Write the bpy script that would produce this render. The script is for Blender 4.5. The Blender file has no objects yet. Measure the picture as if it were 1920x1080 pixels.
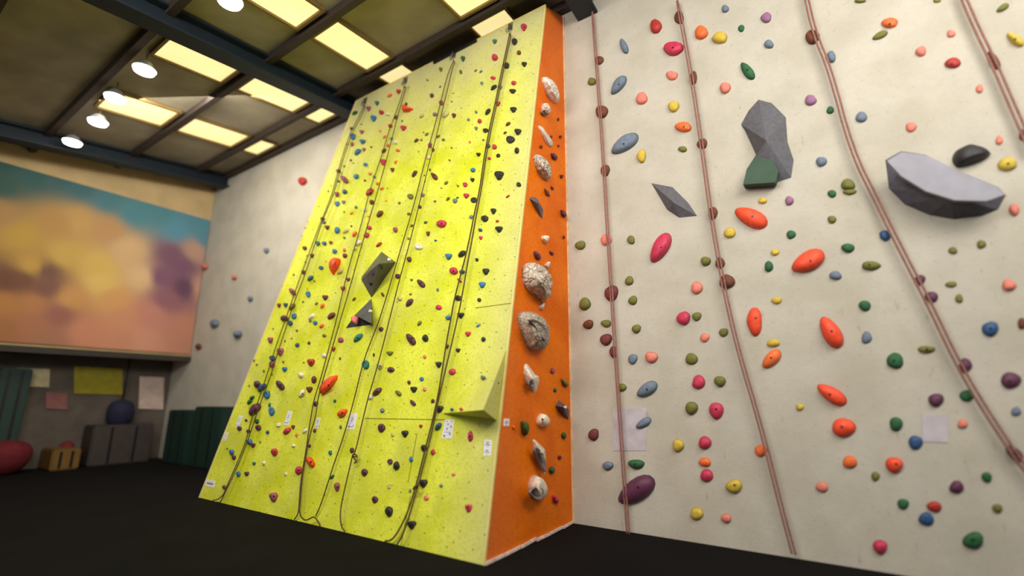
import bpy, bmesh, math, random
from mathutils import Vector, noise
random.seed(7)
C = bpy.context.scene.collection

# ------------------------------------------------------------------ camera, world, lights, exposure
FPX = 897.0                                   # focal length in pixels of the 1920 px wide frame
TH = math.atan(207 / FPX)
EYE = Vector((0, 0, 1.6))
cam = bpy.data.cameras.new('camera')
cam.sensor_width = 36; cam.lens = 36 * FPX / 1920
cam.clip_start = 0.05; cam.clip_end = 200
cam.dof.use_dof = True
cam.dof.focus_distance = 6.7
cam.dof.aperture_fstop = cam.lens / 88.0
co = bpy.data.objects.new('camera', cam); C.objects.link(co)
co.location = EYE; co.rotation_euler = (math.pi / 2 + TH, 0, 0)
bpy.context.scene.camera = co
sc = bpy.context.scene
sc.view_settings.view_transform = 'Standard'; sc.view_settings.look = 'None'
sc.view_settings.gamma = 1; sc.view_settings.use_curve_mapping = False
sc.view_settings.exposure = 0.0
w = bpy.data.worlds.new('world'); sc.world = w; w.use_nodes = True
bg = w.node_tree.nodes['Background']
bg.inputs[0].default_value = (1.0, 0.97, 0.93, 1); bg.inputs[1].default_value = 0.40

def area(name, loc, target, sx, sy, power, col):
    l = bpy.data.lights.new(name, 'AREA'); l.shape = 'RECTANGLE'; l.size = sx; l.size_y = sy
    l.energy = power; l.color = col
    o = bpy.data.objects.new(name, l); C.objects.link(o); o.location = loc
    o.rotation_euler = (Vector(target) - Vector(loc)).to_track_quat('-Z', 'Y').to_euler()
    return o
# added area lamps out of view, standing in for roof lights over the front
area('added_daylight', (-3.2, 0.6, 6.3), (-2.8, 7.6, 4.2), 6.0, 2.4, 800, (1.0, 0.98, 0.92))
area('added_daylight', (3.2, 0.4, 6.3), (2.4, 5.8, 3.0), 4.0, 2.2, 330, (1.0, 0.96, 0.88))

area('added_daylight', (-6.6, 8.0, 7.0), (-6.6, 11.5, 3.5), 3.0, 2.0, 240, (1.0, 0.95, 0.85))  # further lamp added under the left skylights to lift wall and mural

# ------------------------------------------------------------------ geometry of the place
def vec(a): return Vector(a)
F = vec((0, math.cos(TH), math.sin(TH))); U = vec((0, -math.sin(TH), math.cos(TH))); X = vec((1, 0, 0))
def ray(x, y): return F + (x - 960) / FPX * X + (540 - y) / FPX * U
def hit(x, y, p, n, off=0.0):
    """where the line of sight of a photo point meets the plane (p, n), lifted by off along n"""
    d = ray(x, y); return EYE + d * (((p + n * off) - EYE).dot(n) / d.dot(n))
Z = vec((0, 0, 1))
PA = hit(907, 1060, vec((0, 0, 0)), Z); PB = hit(374, 933, vec((0, 0, 0)), Z); PC = hit(1075, 981, vec((0, 0, 0)), Z)
D1 = (PB - PA).normalized()                   # along the tower front and the back wall, towards the left
D2 = vec((-D1.y, D1.x, 0)); D2 = D2 if D2.y > 0 else -D2   # away from the camera
BN = -D2                                      # back wall normal, into the hall
PCt = hit(1056, 32, PC, BN)
SN = (PCt - PC).cross(PA - PC).normalized()
if SN.x < 0: SN = -SN
PAt = hit(1023, 10, PA, SN)
FN = (PAt - PA).cross(PB - PA).normalized()
if FN.y > 0: FN = -FN
PBt = hit(668, 190, PA, FN)
KT = hit(405, 342, PC, BN)                    # top of the corner between back wall and mural wall
RD = ray(1425, 572).normalized()              # slope of the roof
RN = D1.cross(RD).normalized()
if RN.z > 0: RN = -RN                         # pointing down into the hall
def roof(s, t, off=0.0): return KT - D1 * s - RD * t + RN * off
FUP = FN.cross(D1).normalized()
if FUP.z < 0: FUP = -FUP
# ---- climbing holds: (u, v, w, h, colour, shape); u, v as read from enlarged views of a wall area that starts at (x0, y0) and is enlarged k times
FRONT = {
(640,0,7.2): "1345,940,45,60,g,t",
(840,0,7.2): "1025,370,80,95,R,t;900,565,75,95,k,r;960,715,60,60,n,r;1030,870,70,70,k,t;790,888,85,85,k,r;635,780,85,90,R,r;632,562,60,65,t,t;205,795,55,75,G,t;175,972,38,60,g,r;375,955,35,35,g,f;445,968,40,35,s,f;610,1055,70,50,R,r",
(640,150,7.2): "1225,212,55,62,m,r;1352,310,60,70,p,r;1268,465,65,55,l,r;905,95,35,45,c,r;775,157,65,65,r,t;655,212,65,45,o,f;485,315,55,60,t,t;372,388,60,70,p,t;545,440,62,65,r,r;635,465,60,50,w,r;438,520,80,85,b,t;740,508,55,60,n,r;662,622,55,60,r,r;840,652,85,75,R,t;277,703,60,55,p,t;140,660,45,50,m,t;157,768,75,90,b,r;290,835,80,60,b,t;147,868,45,65,p,r;225,977,80,80,b,f;308,940,48,50,p,t;405,907,30,25,n,r;525,690,28,38,o,r;585,770,45,45,o,f;630,885,40,50,o,r;577,960,55,60,n,f;680,795,40,45,s,r;738,845,65,55,w,r;765,952,60,45,o,r;822,553,25,30,g,r;1088,487,60,60,c,f;1410,470,90,90,c,f;1110,708,25,20,g,r;1155,735,50,40,g,f;1015,820,55,50,m,f;1082,812,35,30,g,r;1308,765,50,45,g,f;1380,808,45,40,g,r;1200,885,55,75,p,r;1240,943,40,60,m,r;1045,970,20,25,g,r;1180,1052,55,50,w,r;1335,92,30,25,g,f;1165,5,35,20,g,r;270,600,25,22,g,r;185,450,70,45,G,f;72,868,18,25,g,r;878,325,38,42,n,r",
(840,150,7.2): "10,440,20,40,c,r;72,180,25,18,g,r;50,292,28,22,g,r;178,380,18,18,g,r;82,482,55,65,m,t;458,45,42,45,s,t;890,42,70,62,R,r;708,100,58,55,s,t;620,105,78,70,k,f;875,155,90,60,k,t;675,322,68,65,R,t;885,403,90,75,k,t;540,432,62,88,k,f;382,437,38,40,s,r;278,537,42,35,s,r;430,557,60,62,R,r;383,655,40,52,s,t;812,597,62,50,n,f;510,685,78,62,k,o;772,715,42,35,n,f;945,703,90,85,k,t;845,808,115,105,k,o;478,810,35,30,s,r;540,893,60,70,B,r;630,905,68,70,R,o;932,955,65,85,k,r;412,1008,60,52,k,t;680,1022,58,55,k,r;560,1060,50,40,R,r;295,840,32,35,o,r;50,917,28,28,g,t",
(560,300,7.2): "540,152,58,58,m,r;705,5,35,30,m,r;737,42,22,22,g,r;615,85,30,28,g,r;580,185,22,18,g,r;622,265,90,105,p,F;542,290,32,32,g,r;440,348,16,16,g,r;400,422,20,25,g,r;905,65,62,52,b,r;932,90,25,25,c,r;780,227,68,70,b,r;967,188,45,42,i,r;1022,230,40,42,s,r;895,278,28,35,n,r;1065,320,42,45,o,r;1125,388,55,30,o,f;1197,383,25,18,g,r;625,432,62,65,B,r;520,467,55,72,p,t;465,477,18,22,g,r;963,438,95,90,r,f;522,592,65,75,b,o;608,570,48,50,l,t;992,572,62,70,m,r;775,640,38,42,t,r;1182,552,25,25,o,r;1360,582,35,38,g,r;270,628,18,18,g,r;616,702,22,28,g,r;715,718,42,42,o,f;898,675,50,60,w,r;943,763,32,25,o,r;1100,732,75,85,n,f;1145,30,85,85,R,t;1268,135,50,62,m,t;1312,30,30,50,o,f;1567,190,62,90,P,f;1512,495,85,75,g,o;1675,475,58,55,l,r;1635,635,50,55,P,r;1488,728,48,42,g,r;1528,890,40,35,n,f;1710,845,35,42,G,r;325,797,55,55,m,r;342,842,55,48,s,r;388,912,60,62,m,t;522,950,75,92,b,r;640,962,80,60,c,f;712,893,28,28,m,r;760,1003,50,75,o,f;620,1052,32,35,g,r;957,918,65,58,R,r;922,1018,75,75,R,r;1308,945,65,75,p,r;1700,208,22,25,g,r;1703,295,25,25,g,r;122,835,15,20,g,r;92,920,22,30,g,r;45,1025,20,22,g,r;1485,1063,35,35,g,r",
(800,300,7.2): "310,3,30,22,m,r;45,133,32,38,g,r;105,222,80,95,m,F;628,138,70,65,b,r;620,270,60,55,k,t;522,335,68,65,R,o;423,352,35,32,g,t;265,312,50,45,g,f;198,380,30,18,g,r;538,485,78,70,R,t;638,543,85,80,k,o;290,527,45,50,g,f;385,552,65,72,s,r;418,510,38,25,G,r;113,560,38,35,g,t;980,210,125,125,k,t;1245,333,62,68,k,o;1097,494,52,38,r,f;903,692,75,80,k,t;785,793,105,90,k,r;955,827,42,40,r,r;603,770,50,58,s,r;727,947,58,50,B,r;978,937,100,85,k,t;205,865,135,105,R,r;733,1052,55,55,R,t;22,995,48,70,m,t;5,838,25,25,g,r",
(520,450,7.2): "372,110,62,58,m,r;468,213,55,60,m,t;403,215,22,22,g,r;382,300,25,30,g,r;550,48,65,62,t,o;637,48,60,55,B,o;725,35,45,50,p,r;778,155,65,65,b,r;908,137,45,52,o,r;915,213,65,62,m,r;655,285,25,20,o,r;593,377,62,55,B,o;853,428,75,75,c,f;450,520,72,72,B,f;503,555,25,30,g,r;357,437,58,62,m,r;222,470,25,32,g,r;212,700,68,95,p,F;420,732,65,85,b,o;403,660,15,20,g,r;72,625,16,20,g,r;958,535,55,52,m,t;888,655,60,65,r,t;787,715,22,15,g,r;650,778,78,75,m,t;348,835,28,28,g,r;530,860,35,42,g,f;612,893,45,72,o,f;25,882,52,60,m,t;115,878,55,62,B,t;205,905,70,90,g,f;230,1030,70,85,b,o;468,1035,80,80,w,f;733,1028,95,85,m,f;100,1062,100,90,P,r;1375,65,75,65,r,f;1037,800,42,48,n,f;1425,737,35,60,n,F;1630,490,68,75,P,r;1655,793,70,62,c,r;1100,45,85,75,w,f;1048,120,55,55,w,f",
(760,450,7.2): "185,92,118,98,w,o;410,8,40,28,B,r;55,262,65,75,P,r;587,225,90,85,b,t;768,192,98,80,k,f;968,267,48,48,k,r;655,420,112,105,R,r;768,433,78,62,B,r;733,547,55,60,R,F;1090,427,92,90,k,t;1040,607,90,85,b,t;85,540,38,38,g,r;215,588,95,105,P,F;438,673,38,50,s,r;72,733,38,30,g,r;58,850,88,105,P,f;1000,810,55,55,k,r;452,913,85,72,R,r;715,787,100,80,k,r;580,1050,75,65,b,r;748,1018,95,80,k,t",
(460,600,7.2): "612,45,65,75,B,o;377,120,20,25,g,r;947,40,60,62,b,r;878,12,40,35,g,r;1033,82,58,60,o,f;698,145,30,35,m,r;1068,212,50,48,g,r;343,272,70,90,p,t;1290,272,75,80,p,r;1525,245,115,110,t,f;537,285,25,28,g,r;627,250,20,28,g,r;705,340,60,60,B,r;862,312,38,50,m,r;478,430,85,110,p,t;370,517,78,80,B,o;1193,395,50,65,r,t;1068,482,70,72,w,r;893,573,95,105,r,t;790,575,25,25,r,r;120,547,25,35,g,r;157,603,25,32,g,r;515,567,30,35,g,r;365,600,75,95,p,r;535,665,62,75,b,r;1280,520,35,38,g,r;252,690,25,40,g,r;360,732,30,30,g,r;757,745,78,80,w,r;1630,605,95,125,t,o;930,808,70,100,m,r;165,870,85,100,P,r;230,918,100,115,B,f;478,880,92,125,P,F;870,938,80,85,m,t;297,1008,90,110,b,o;770,995,78,110,w,f;52,888,20,35,g,r;95,1050,60,50,G,f;1690,1045,75,70,w,r",
(700,600,7.2): "108,125,58,68,P,r;625,47,48,68,g,f;510,262,105,155,P,F;705,247,80,105,k,r;1420,75,58,45,s,f;1280,188,75,72,R,t;1488,263,65,68,k,r;998,358,48,60,P,t;1145,410,60,58,k,t;225,450,88,62,g,t;8,472,28,50,k,r;695,497,50,58,i,r;90,625,85,95,c,t;885,603,80,85,k,t;238,672,95,80,P,r;1068,700,90,90,R,r;655,798,58,68,b,r;482,843,50,55,P,r;548,940,92,85,k,t;693,935,48,62,i,r;340,988,75,72,g,F;55,970,115,105,P,f",
(400,750,7.2): "495,25,60,70,G,f;762,68,38,58,t,r;565,130,140,160,P,f;793,155,80,118,b,o;445,275,38,42,P,r;592,290,60,65,G,r;613,375,75,85,P,r;355,385,65,68,P,r;475,420,52,52,P,r;735,437,50,52,B,r;883,337,65,62,w,o;1000,420,90,88,R,f;1080,365,48,62,n,t;1125,475,28,62,o,r;1240,420,55,70,w,f;1370,415,45,52,m,r;493,565,80,80,b,r;540,612,60,65,P,t;632,568,28,30,g,r;190,655,22,30,g,r;252,705,65,85,b,r;282,777,55,68,P,r;1085,620,50,52,w,r;1300,620,45,48,m,r;830,702,88,105,R,r;1582,712,52,70,t,r;553,857,45,52,t,r;685,852,50,62,w,r;1160,952,95,115,R,r;343,1000,60,75,b,r;455,995,62,60,P,t;980,1000,38,55,w,r;1383,50,68,75,P,r;1643,15,40,45,G,r;1720,365,35,55,g,r;1605,1040,55,60,G,f",
(640,750,7.2): "555,142,62,65,s,r;968,40,70,80,P,F;1237,15,50,65,P,r;1325,122,110,100,k,t;545,380,98,130,P,r;693,472,50,60,c,r;862,455,92,98,k,t;1075,355,48,52,r,t;1310,362,75,105,B,f;1118,648,88,95,k,r;1238,705,62,85,R,r;148,680,60,78,P,r;945,803,50,85,b,r;660,832,72,80,P,o;748,888,85,115,k,r;315,977,82,105,P,r;1515,1005,52,52,i,r",
(840,750,7.2): "305,492,75,145,R,r",
(370,880,7.2): "365,240,50,62,n,r;1035,375,110,130,p,t",
(600,900,7.2): "235,92,68,120,p,t;935,85,50,75,c,o;745,265,85,95,P,r;935,425,108,145,k,r;1220,147,38,55,s,r;1395,45,115,115,k,t;1638,77,52,48,s,k;1440,240,75,75,i,r;1240,605,120,115,k,t",
(840,930,7.2): "280,165,95,115,R,t",
}
WEDGE = {
(640,750,7.2): "1497,132,42,45,B,r;1622,127,48,45,R,r",
(700,600,7.2): "1487,783,62,65,s,r",
}
SIDE = {
(960,130,7.2): "622,678,28,45,m,r;520,915,40,45,m,r;650,910,40,40,m,r;388,1045,38,50,n,r;625,1035,28,35,m,r",
(960,270,7.2): "665,438,45,55,m,t;540,595,35,48,P,F;685,940,60,100,P,F;560,172,75,90,P,F",
(960,410,7.2): "440,275,90,105,w,t;695,250,28,50,m,r;530,465,55,50,P,F;332,500,70,120,P,F",
(960,550,7.2): "545,1045,60,75,p,o",
(960,660,7.2): "700,415,80,115,g,F;577,515,38,60,G,r;400,925,145,190,w,r",
(840,750,7.2): "880,370,40,50,o,t;1557,480,60,90,G,r;1505,775,55,55,P,r;1395,945,75,95,G,r",
(960,810,7.2): "575,905,60,120,R,F",
}
BACK = {
(1060,0,3): "510,150,80,90,r,r;765,185,90,90,o,r;870,215,100,80,y,r;610,275,130,95,R,r;900,50,50,50,s,r;990,160,40,50,G,r;1130,100,70,70,l,r;1145,250,60,60,s,r;1025,400,80,110,G,F;900,495,70,80,i,r;600,425,80,60,i,r;430,555,80,80,i,r;610,600,70,80,y,r;665,715,110,70,o,r;300,480,90,120,s,f;205,630,80,90,n,r;330,260,40,100,s,F;335,810,170,120,s,f;150,460,60,50,g,r;430,880,60,90,y,r;225,960,60,80,n,r;770,810,70,70,n,r;660,840,60,40,g,r;190,340,60,60,n,r;640,100,60,90,n,r;720,440,50,90,n,r",
(1490,0,3): "535,130,110,70,o,r;890,355,110,70,r,r;710,290,70,70,i,r;655,715,70,70,i,r;1040,500,50,60,i,r;880,190,60,50,i,r;205,320,60,80,s,r;100,210,90,100,n,r;90,565,80,70,l,r;375,660,80,70,s,r;200,620,50,50,G,r;150,910,70,70,s,r;300,1040,90,80,g,r;370,5,80,30,g,r;800,5,50,30,g,r;1170,45,80,50,g,f;1240,225,110,80,y,F;1195,925,130,90,y,r;1280,760,40,80,m,r;1150,790,50,60,i,r;480,200,100,50,g,f;1120,340,70,120,n,F",
(1060,360,3): "535,315,110,190,R,f;1045,145,210,100,O,F;925,230,80,70,y,r;790,390,70,60,g,r;740,540,80,80,i,r;665,710,90,90,R,r;740,700,60,60,g,r;910,505,110,90,n,r;785,820,60,60,i,r;890,790,60,60,g,r;710,940,80,80,g,r;485,930,90,70,i,r;750,1070,90,90,R,r;1065,730,100,190,O,r;1160,940,110,110,o,f;1170,850,90,50,y,r;1190,610,70,50,y,r;1270,240,60,60,G,r;1145,420,60,70,G,r;1180,340,60,40,y,r;260,570,90,110,m,r;230,270,70,80,i,r;85,300,70,60,g,r;110,630,80,80,g,r;130,745,70,60,n,r;230,830,80,80,m,r;230,740,70,50,g,r;360,500,60,60,g,r;380,610,60,60,g,r;400,770,60,60,g,r;370,270,50,60,g,r;870,1065,80,70,g,r;830,120,60,90,n,r;870,400,60,80,n,r;1260,50,60,60,l,r;270,900,50,80,m,r;380,940,60,70,s,r;1110,50,60,40,y,r",
(1490,360,3): "75,390,210,110,O,f;300,315,90,60,G,r;230,470,80,60,s,r;430,415,130,60,g,r;510,245,80,70,B,r;395,640,80,70,G,r;705,495,70,70,P,r;770,590,90,70,P,r;1100,770,110,100,B,r;1205,525,90,80,i,r;1235,100,70,80,i,r;205,790,120,200,O,F;405,820,70,80,s,r;565,950,110,110,G,r;740,885,110,50,g,r;960,975,90,90,P,r;1215,1060,130,110,P,r;1280,740,60,80,n,r;890,330,60,50,g,r;1050,295,60,60,g,r;880,520,80,40,g,r;925,600,50,60,g,r;210,155,60,50,g,r;210,10,60,50,G,r;310,0,90,40,g,r",
(1060,720,3): "850,150,100,110,R,r;710,135,80,90,g,r;785,330,90,80,R,r;635,345,80,80,y,r;785,440,80,60,o,r;795,515,90,80,R,r;950,575,110,90,y,r;740,730,90,80,y,r;905,755,70,60,i,r;1100,375,80,80,o,r;400,598,230,150,P,f;400,450,110,60,G,r;240,460,70,60,s,r;160,285,70,80,m,r;440,220,100,60,s,f;460,30,130,80,s,f;320,20,60,50,g,r",
(1490,720,3): "210,60,190,120,O,F;275,245,150,130,O,r;310,440,90,90,o,r;155,580,80,70,i,r;560,455,120,100,O,r;570,225,90,90,G,r;680,330,100,90,B,r;795,90,100,90,P,r;970,65,100,80,G,r;1245,155,70,60,s,r;1235,390,110,90,P,F;945,225,70,60,i,r;455,520,60,60,g,r;610,675,80,70,G,r;785,690,100,70,r,r;740,760,100,90,B,r;910,580,100,80,P,r;1080,525,70,70,G,r;1140,700,70,60,g,r;480,915,100,90,R,r;1005,880,140,110,G,r;30,130,50,50,y,r",
(0,0,1): "568,340,20,18,r,r;403,607,18,20,s,r;447,627,18,16,s,r;373,650,12,14,n,r;385,500,14,14,i,r;470,560,12,12,s,r;440,520,12,10,i,r;500,470,12,12,s,r",
}
# traced outlines: (x0,y0,k, outline, top point, height m, colour, faceted, name, label)
POLYS_FRONT = [
(640,150,7.2,"822,345 862,335 900,370 978,385 976,405 900,437 822,437","870,395",.10,"O",0,"climbing_hold","glossy orange-red heart-shaped hold under the top of the second rope"),
(520,450,7.2,"715,290 765,250 815,240 862,262 852,330 745,490 703,390 703,345","775,320",.14,"O",0,"climbing_hold","large orange-red leaf-shaped hold, point down, left of the second rope"),
(460,600,7.2,"1250,740 1252,790 1190,880 1100,965 1020,1027 998,1010 1000,920 1060,850 1130,790 1200,748","1120,880",.13,"O",0,"climbing_hold","long orange-red sausage hold touching the second rope, the longest orange one"),
(400,750,7.2,"1262,768 1300,765 1345,800 1375,860 1378,885 1345,912 1300,880 1265,840 1250,805","1315,838",.09,"O",0,"climbing_hold","orange-red oblong hold just right of the second rope near the bottom"),
(600,750,7.2,"225,190 265,150 330,118 375,125 372,165 335,215 290,235 240,232","300,175",.08,"O",0,"climbing_hold","orange-red oblong hold left of the third rope beside the white notice"),
]
POLYS_SIDE = [
(960,130,7.2,"395,110 460,105 530,170 590,260 625,360 625,440 600,465 540,430 480,340 430,240 395,165","530,290",.13,"W",0,"rock_feature","topmost long white flake on the orange side, slanting down to the right"),
(960,130,7.2,"405,465 440,462 495,530 500,580 480,622 430,610 398,560 393,500","450,545",.12,"W",0,"rock_feature","small white knob below the topmost long white flake on the orange side"),
(960,130,7.2,"350,745 380,752 450,850 530,950 565,1010 560,1050 520,1062 470,1020 400,890 345,775","460,920",.06,"D",0,"rock_feature","narrow grey sliver slanting down on the orange side, above the scaly flake"),
(960,270,7.2,"285,140 330,145 430,210 490,280 515,350 515,460 495,500 440,480 340,350 300,260 280,180","410,320",.13,"V",0,"rock_feature","scaly white leaf-shaped flake in the upper part of the orange side"),
(960,270,7.2,"430,598 460,605 510,645 528,715 465,702 455,650","480,660",.06,"n",1,"rock_feature","small brown-grey flake just above the flat grey wedge on the orange side"),
(960,270,7.2,"235,735 260,712 325,718 355,745 440,880 428,1008 408,1000 300,830","350,800",.10,"S",1,"climbing_volume","flat-sided grey wedge slanting down on the orange side"),
(960,410,7.2,"140,650 200,588 290,600 400,655 490,760 518,880 505,1000 500,1050 478,1090 430,1125 385,1090 360,1050 250,1000 175,930 135,830 130,740","340,850",.24,"V",0,"rock_feature","biggest rounded boulder with cracked plates on the orange side"),
(960,410,7.2,"420,635 480,580 518,580 500,640 485,682 440,665","465,630",.07,"W",0,"rock_feature","little white spike at the top right of the plated boulder"),
(960,550,7.2,"355,180 410,125 438,125 435,170 405,225 370,215","400,175",.06,"W",0,"rock_feature","little white hook directly under the plated boulder"),
(960,550,7.2,"65,340 80,275 110,248 200,240 300,265 400,340 470,430 492,530 480,640 450,720 400,770 300,775 220,740 150,600 100,480","300,560",.22,"C",0,"rock_feature","large clam-shaped boulder with a deep slot below the plated one"),
(960,660,7.2,"160,200 185,158 220,165 340,305 395,330 402,400 350,540 310,550 220,470 180,370 158,290","280,360",.16,"D",1,"rock_feature","white tooth-shaped hold with a round dimple on the orange side"),
(960,660,7.2,"585,725 640,650 690,685 780,752 797,800 790,915 720,885 650,810","690,745",.14,"K",1,"climbing_volume","dark grey faceted volume at the back edge of the orange side"),
(840,750,7.2,"975,290 1020,272 1070,310 1090,370 1065,470 1045,495 1010,460 980,380","1030,360",.10,"e",0,"climbing_hold","dark green leaf-shaped hold between the orange-side notice and the white ball"),
(960,810,7.2,"280,110 295,95 330,115 475,235 490,330 490,480 480,560 455,575 430,540 350,340 290,250","425,290",.15,"D",1,"rock_feature","tall white crescent with a grey hollow low on the orange side"),
(960,810,7.2,"210,740 225,660 270,590 310,565 390,610 450,700 475,790 455,870 400,920 310,920 240,860","330,745",.16,"E",0,"rock_feature","white egg-shaped hold with a grey scooped hollow, lowest on the orange side"),
]
POLYS_BACK = [
(1060,0,3,"1085,560 1160,580 1240,660 1250,800 1285,900 1270,1000 1180,1030 1000,1040 1020,950 1070,870 1010,740 985,700 1030,620","1130,790",.22,"S",1,"climbing_volume","tall dark grey volume with a green foot on the cream wall"),
(1060,0,3,"480,1030 600,1052 690,1140 742,1215 640,1225 570,1180","610,1140",.13,"S",1,"climbing_volume","dark grey arrow-shaped wedge on the cream wall"),
(1490,0,3,"880,900 900,850 980,810 1060,830 1115,860 1090,890 980,930 910,950","990,870",.13,"k",0,"climbing_volume","dark bean-shaped volume just above the half-moon volume"),
(1490,0,3,"510,900 600,850 740,870 900,950 1150,1050 1195,1100 1150,1180 1060,1215 900,1235 760,1210 620,1150 530,1060","880,1110",.30,"H",1,"climbing_volume","very large grey half-moon volume high on the cream wall"),
]
# climbing ropes: two strands each, in photo pixels, top to bottom
ROPES = [
 [[(683,196),(677,211),(660,243),(650,268),(640,300),(634,322),(621,369),(605.8,405.5),(589,449),(566,511),(545,571),(532,608),(512,665),(506,686),(495.4,718),(485,750),(473.6,779),(461,828),(446,865),(432,897),(424,915),(418.6,928.6),(408,937),(399,941)],
  [(685,197),(680,213),(663,245),(653,270),(643,300),(637,322),(624,369),(608,405),(592.6,449),(573.5,511),(551,568),(540,604),(525,648),(515.5,678),(507,707),(491,749),(480.5,779),(466,822),(450,863),(435,897),(426,915),(419,930),(412.5,943)]],
 [[(758,164),(748,196),(736,228),(729,247),(713.6,299),(694,354),(682,403),(669.7,449),(663,469),(645,536),(631,600),(614,662.5),(600,715),(588.5,749),(580.5,797),(573.6,847),(564.6,896),(561,942.5),(559.6,963),(552,975)],
  [(761,166),(752,196),(743,228),(726,294),(713,342),(699,389),(681.5,449),(671,485),(653,550),(638.5,599),(621,660),(606,711),(595.5,750),(592,782),(579,822),(574.5,853),(566.5,896),(563,942),(561,963),(570,976),(579,974),(589,967.5),(598,980),(600.5,988)]],
 [[(851,114),(845.6,124),(836.3,150),(823,205.6),(811,251),(797,300),(778,378),(757.7,446),(738,512.5),(711.5,600),(699.5,630),(681,678),(664,750),(648,805.6),(640,831),(625.7,871),(617,899),(601,948.6),(592,967.5)],
  [(853,116),(849,125),(843.5,150),(830,205),(818,257),(806,300),(788,375),(769.7,450),(750.5,519),(730,600),(714,664),(700,714),(689,750),(676,805.6),(665.7,850),(661,853),(658.7,865),(650.3,900),(637.5,955.6),(639,986),(647,997)]],
 [[(955,66),(951,85),(937,150),(929,191.7),(918,239),(906.8,300),(900,353),(890,397),(880,450),(869.7,494),(851.7,561),(845,600),(836.8,644),(825,722),(819.6,750),(809.4,796),(799.7,833),(783,900),(766.7,955.6),(747,997),(733,1014),(722,1018)],
  [(958,67),(954,85),(940,150),(932,192),(921,240),(910,300),(903,353),(894,397),(885,450),(876.7,494),(864,568),(857,600),(844.4,655.6),(832,707),(822,750),(812,800),(802.5,839),(787,899),(784.7,907),(776,937.5),(764,978),(753,1008),(743.7,1022)]],
]
ANCHORS = [(683,199),(759,161),(850,113),(956,62)]
BACK_ROPES = [
 [(1112,20),(1130,250),(1145,500),(1165,800),(1180,1005)],
 [(1272,0),(1297,130),(1318,270),(1335,400),(1358,530),(1385,650),(1430,800),(1470,960),(1492,1040)],
 [(1512,-20),(1530,60),(1560,130),(1600,280),(1650,380),(1700,480),(1745,565),(1800,680),(1850,765),(1920,870),(1960,915)],
 [(1805,-20),(1835,50),(1870,120),(1900,190),(1940,280)],
]
# notices: corners top-left, top-right, bottom-right, bottom-left
SIGNS_FRONT = [
 [(448.6,778.5),(454.9,779.9),(446.5,802),(440.3,800.7)],
 [(422.9,809.7),(427.8,811.1),(422.2,826.4),(416.7,825)],
 [(540.3,770.1),(548.3,771.5),(540.3,797.9),(531.3,796.5)],
 [(594.4,782.2),(601.1,783),(595.8,803.5),(589.2,802.8)],
 [(657.4,774.7),(669.9,775.7),(663.6,805.8),(650,804.9)],
 [(834.4,786.8),(851.8,787.8),(846.9,822.9),(827.5,821.5)],
 [(908,824.3),(921.9,825.7),(919.4,854.9),(906,853.9)],
 [(386.7,899.4),(403.3,901.5),(400.6,914.7),(384.2,911.3)],
]
SIGN_SIDE = [(945.1,785),(955,785),(955,798.9),(944.4,798.6)]
# ------------------------------------------------------------------ materials
def srgb(r, g, b):
    f = lambda c: (c / 255 / 12.92) if c <= 10 else ((c / 255 + .055) / 1.055) ** 2.4
    return (f(r), f(g), f(b), 1)
def new_mat(name, rough=0.7, metal=0.0):
    m = bpy.data.materials.new(name); m.use_nodes = True
    b = m.node_tree.nodes['Principled BSDF']; b.inputs['Roughness'].default_value = rough; b.inputs['Metallic'].default_value = metal
    return m, m.node_tree, b
def N(t, kind, **kw):
    n = t.nodes.new(kind)
    for k, v in kw.items(): setattr(n, k, v)
    return n
def plain(name, col, rough=0.7, metal=0.0, var=0.12, scale=8.0, bump=0.0, bscale=60, emit=0.0, voro=0.0):
    m, t, b = new_mat(name, rough, metal)
    tc = N(t, 'ShaderNodeTexCoord')
    nz = N(t, 'ShaderNodeTexNoise'); nz.inputs['Scale'].default_value = scale; nz.inputs['Detail'].default_value = 5
    t.links.new(tc.outputs['Object'], nz.inputs['Vector'])
    r = N(t, 'ShaderNodeValToRGB')
    r.color_ramp.elements[0].position = .3; r.color_ramp.elements[1].position = .7
    r.color_ramp.elements[0].color = [max(0, c * (1 - var)) for c in col[:3]] + [1]
    r.color_ramp.elements[1].color = [min(1, c * (1 + var)) for c in col[:3]] + [1]
    t.links.new(nz.outputs['Fac'], r.inputs[0]); t.links.new(r.outputs[0], b.inputs['Base Color'])
    if bump:
        n2 = N(t, 'ShaderNodeTexNoise'); n2.inputs['Scale'].default_value = bscale; n2.inputs['Detail'].default_value = 4
        t.links.new(tc.outputs['Object'], n2.inputs['Vector'])
        bp = N(t, 'ShaderNodeBump'); bp.inputs['Strength'].default_value = bump; bp.inputs['Distance'].default_value = .01
        t.links.new(n2.outputs['Fac'], bp.inputs['Height']); t.links.new(bp.outputs[0], b.inputs['Normal'])
    if emit:
        t.links.new(r.outputs[0], b.inputs['Emission Color']); b.inputs['Emission Strength'].default_value = emit
    return m
def mixc(t, fac, a, b):
    n = N(t, 'ShaderNodeMix', data_type='RGBA')
    for s, v in ((n.inputs[0], fac), (n.inputs[6], a), (n.inputs[7], b)):
        if isinstance(v, (tuple, list, float, int)): s.default_value = v
        else: t.links.new(v, s)
    return n.outputs[2]
def math_n(t, op, a, b=0.0, clamp=False):
    n = N(t, 'ShaderNodeMath', operation=op, use_clamp=clamp)
    for s, v in ((n.inputs[0], a), (n.inputs[1], b)):
        if isinstance(v, (float, int)): s.default_value = v
        else: t.links.new(v, s)
    return n.outputs[0]
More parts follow.
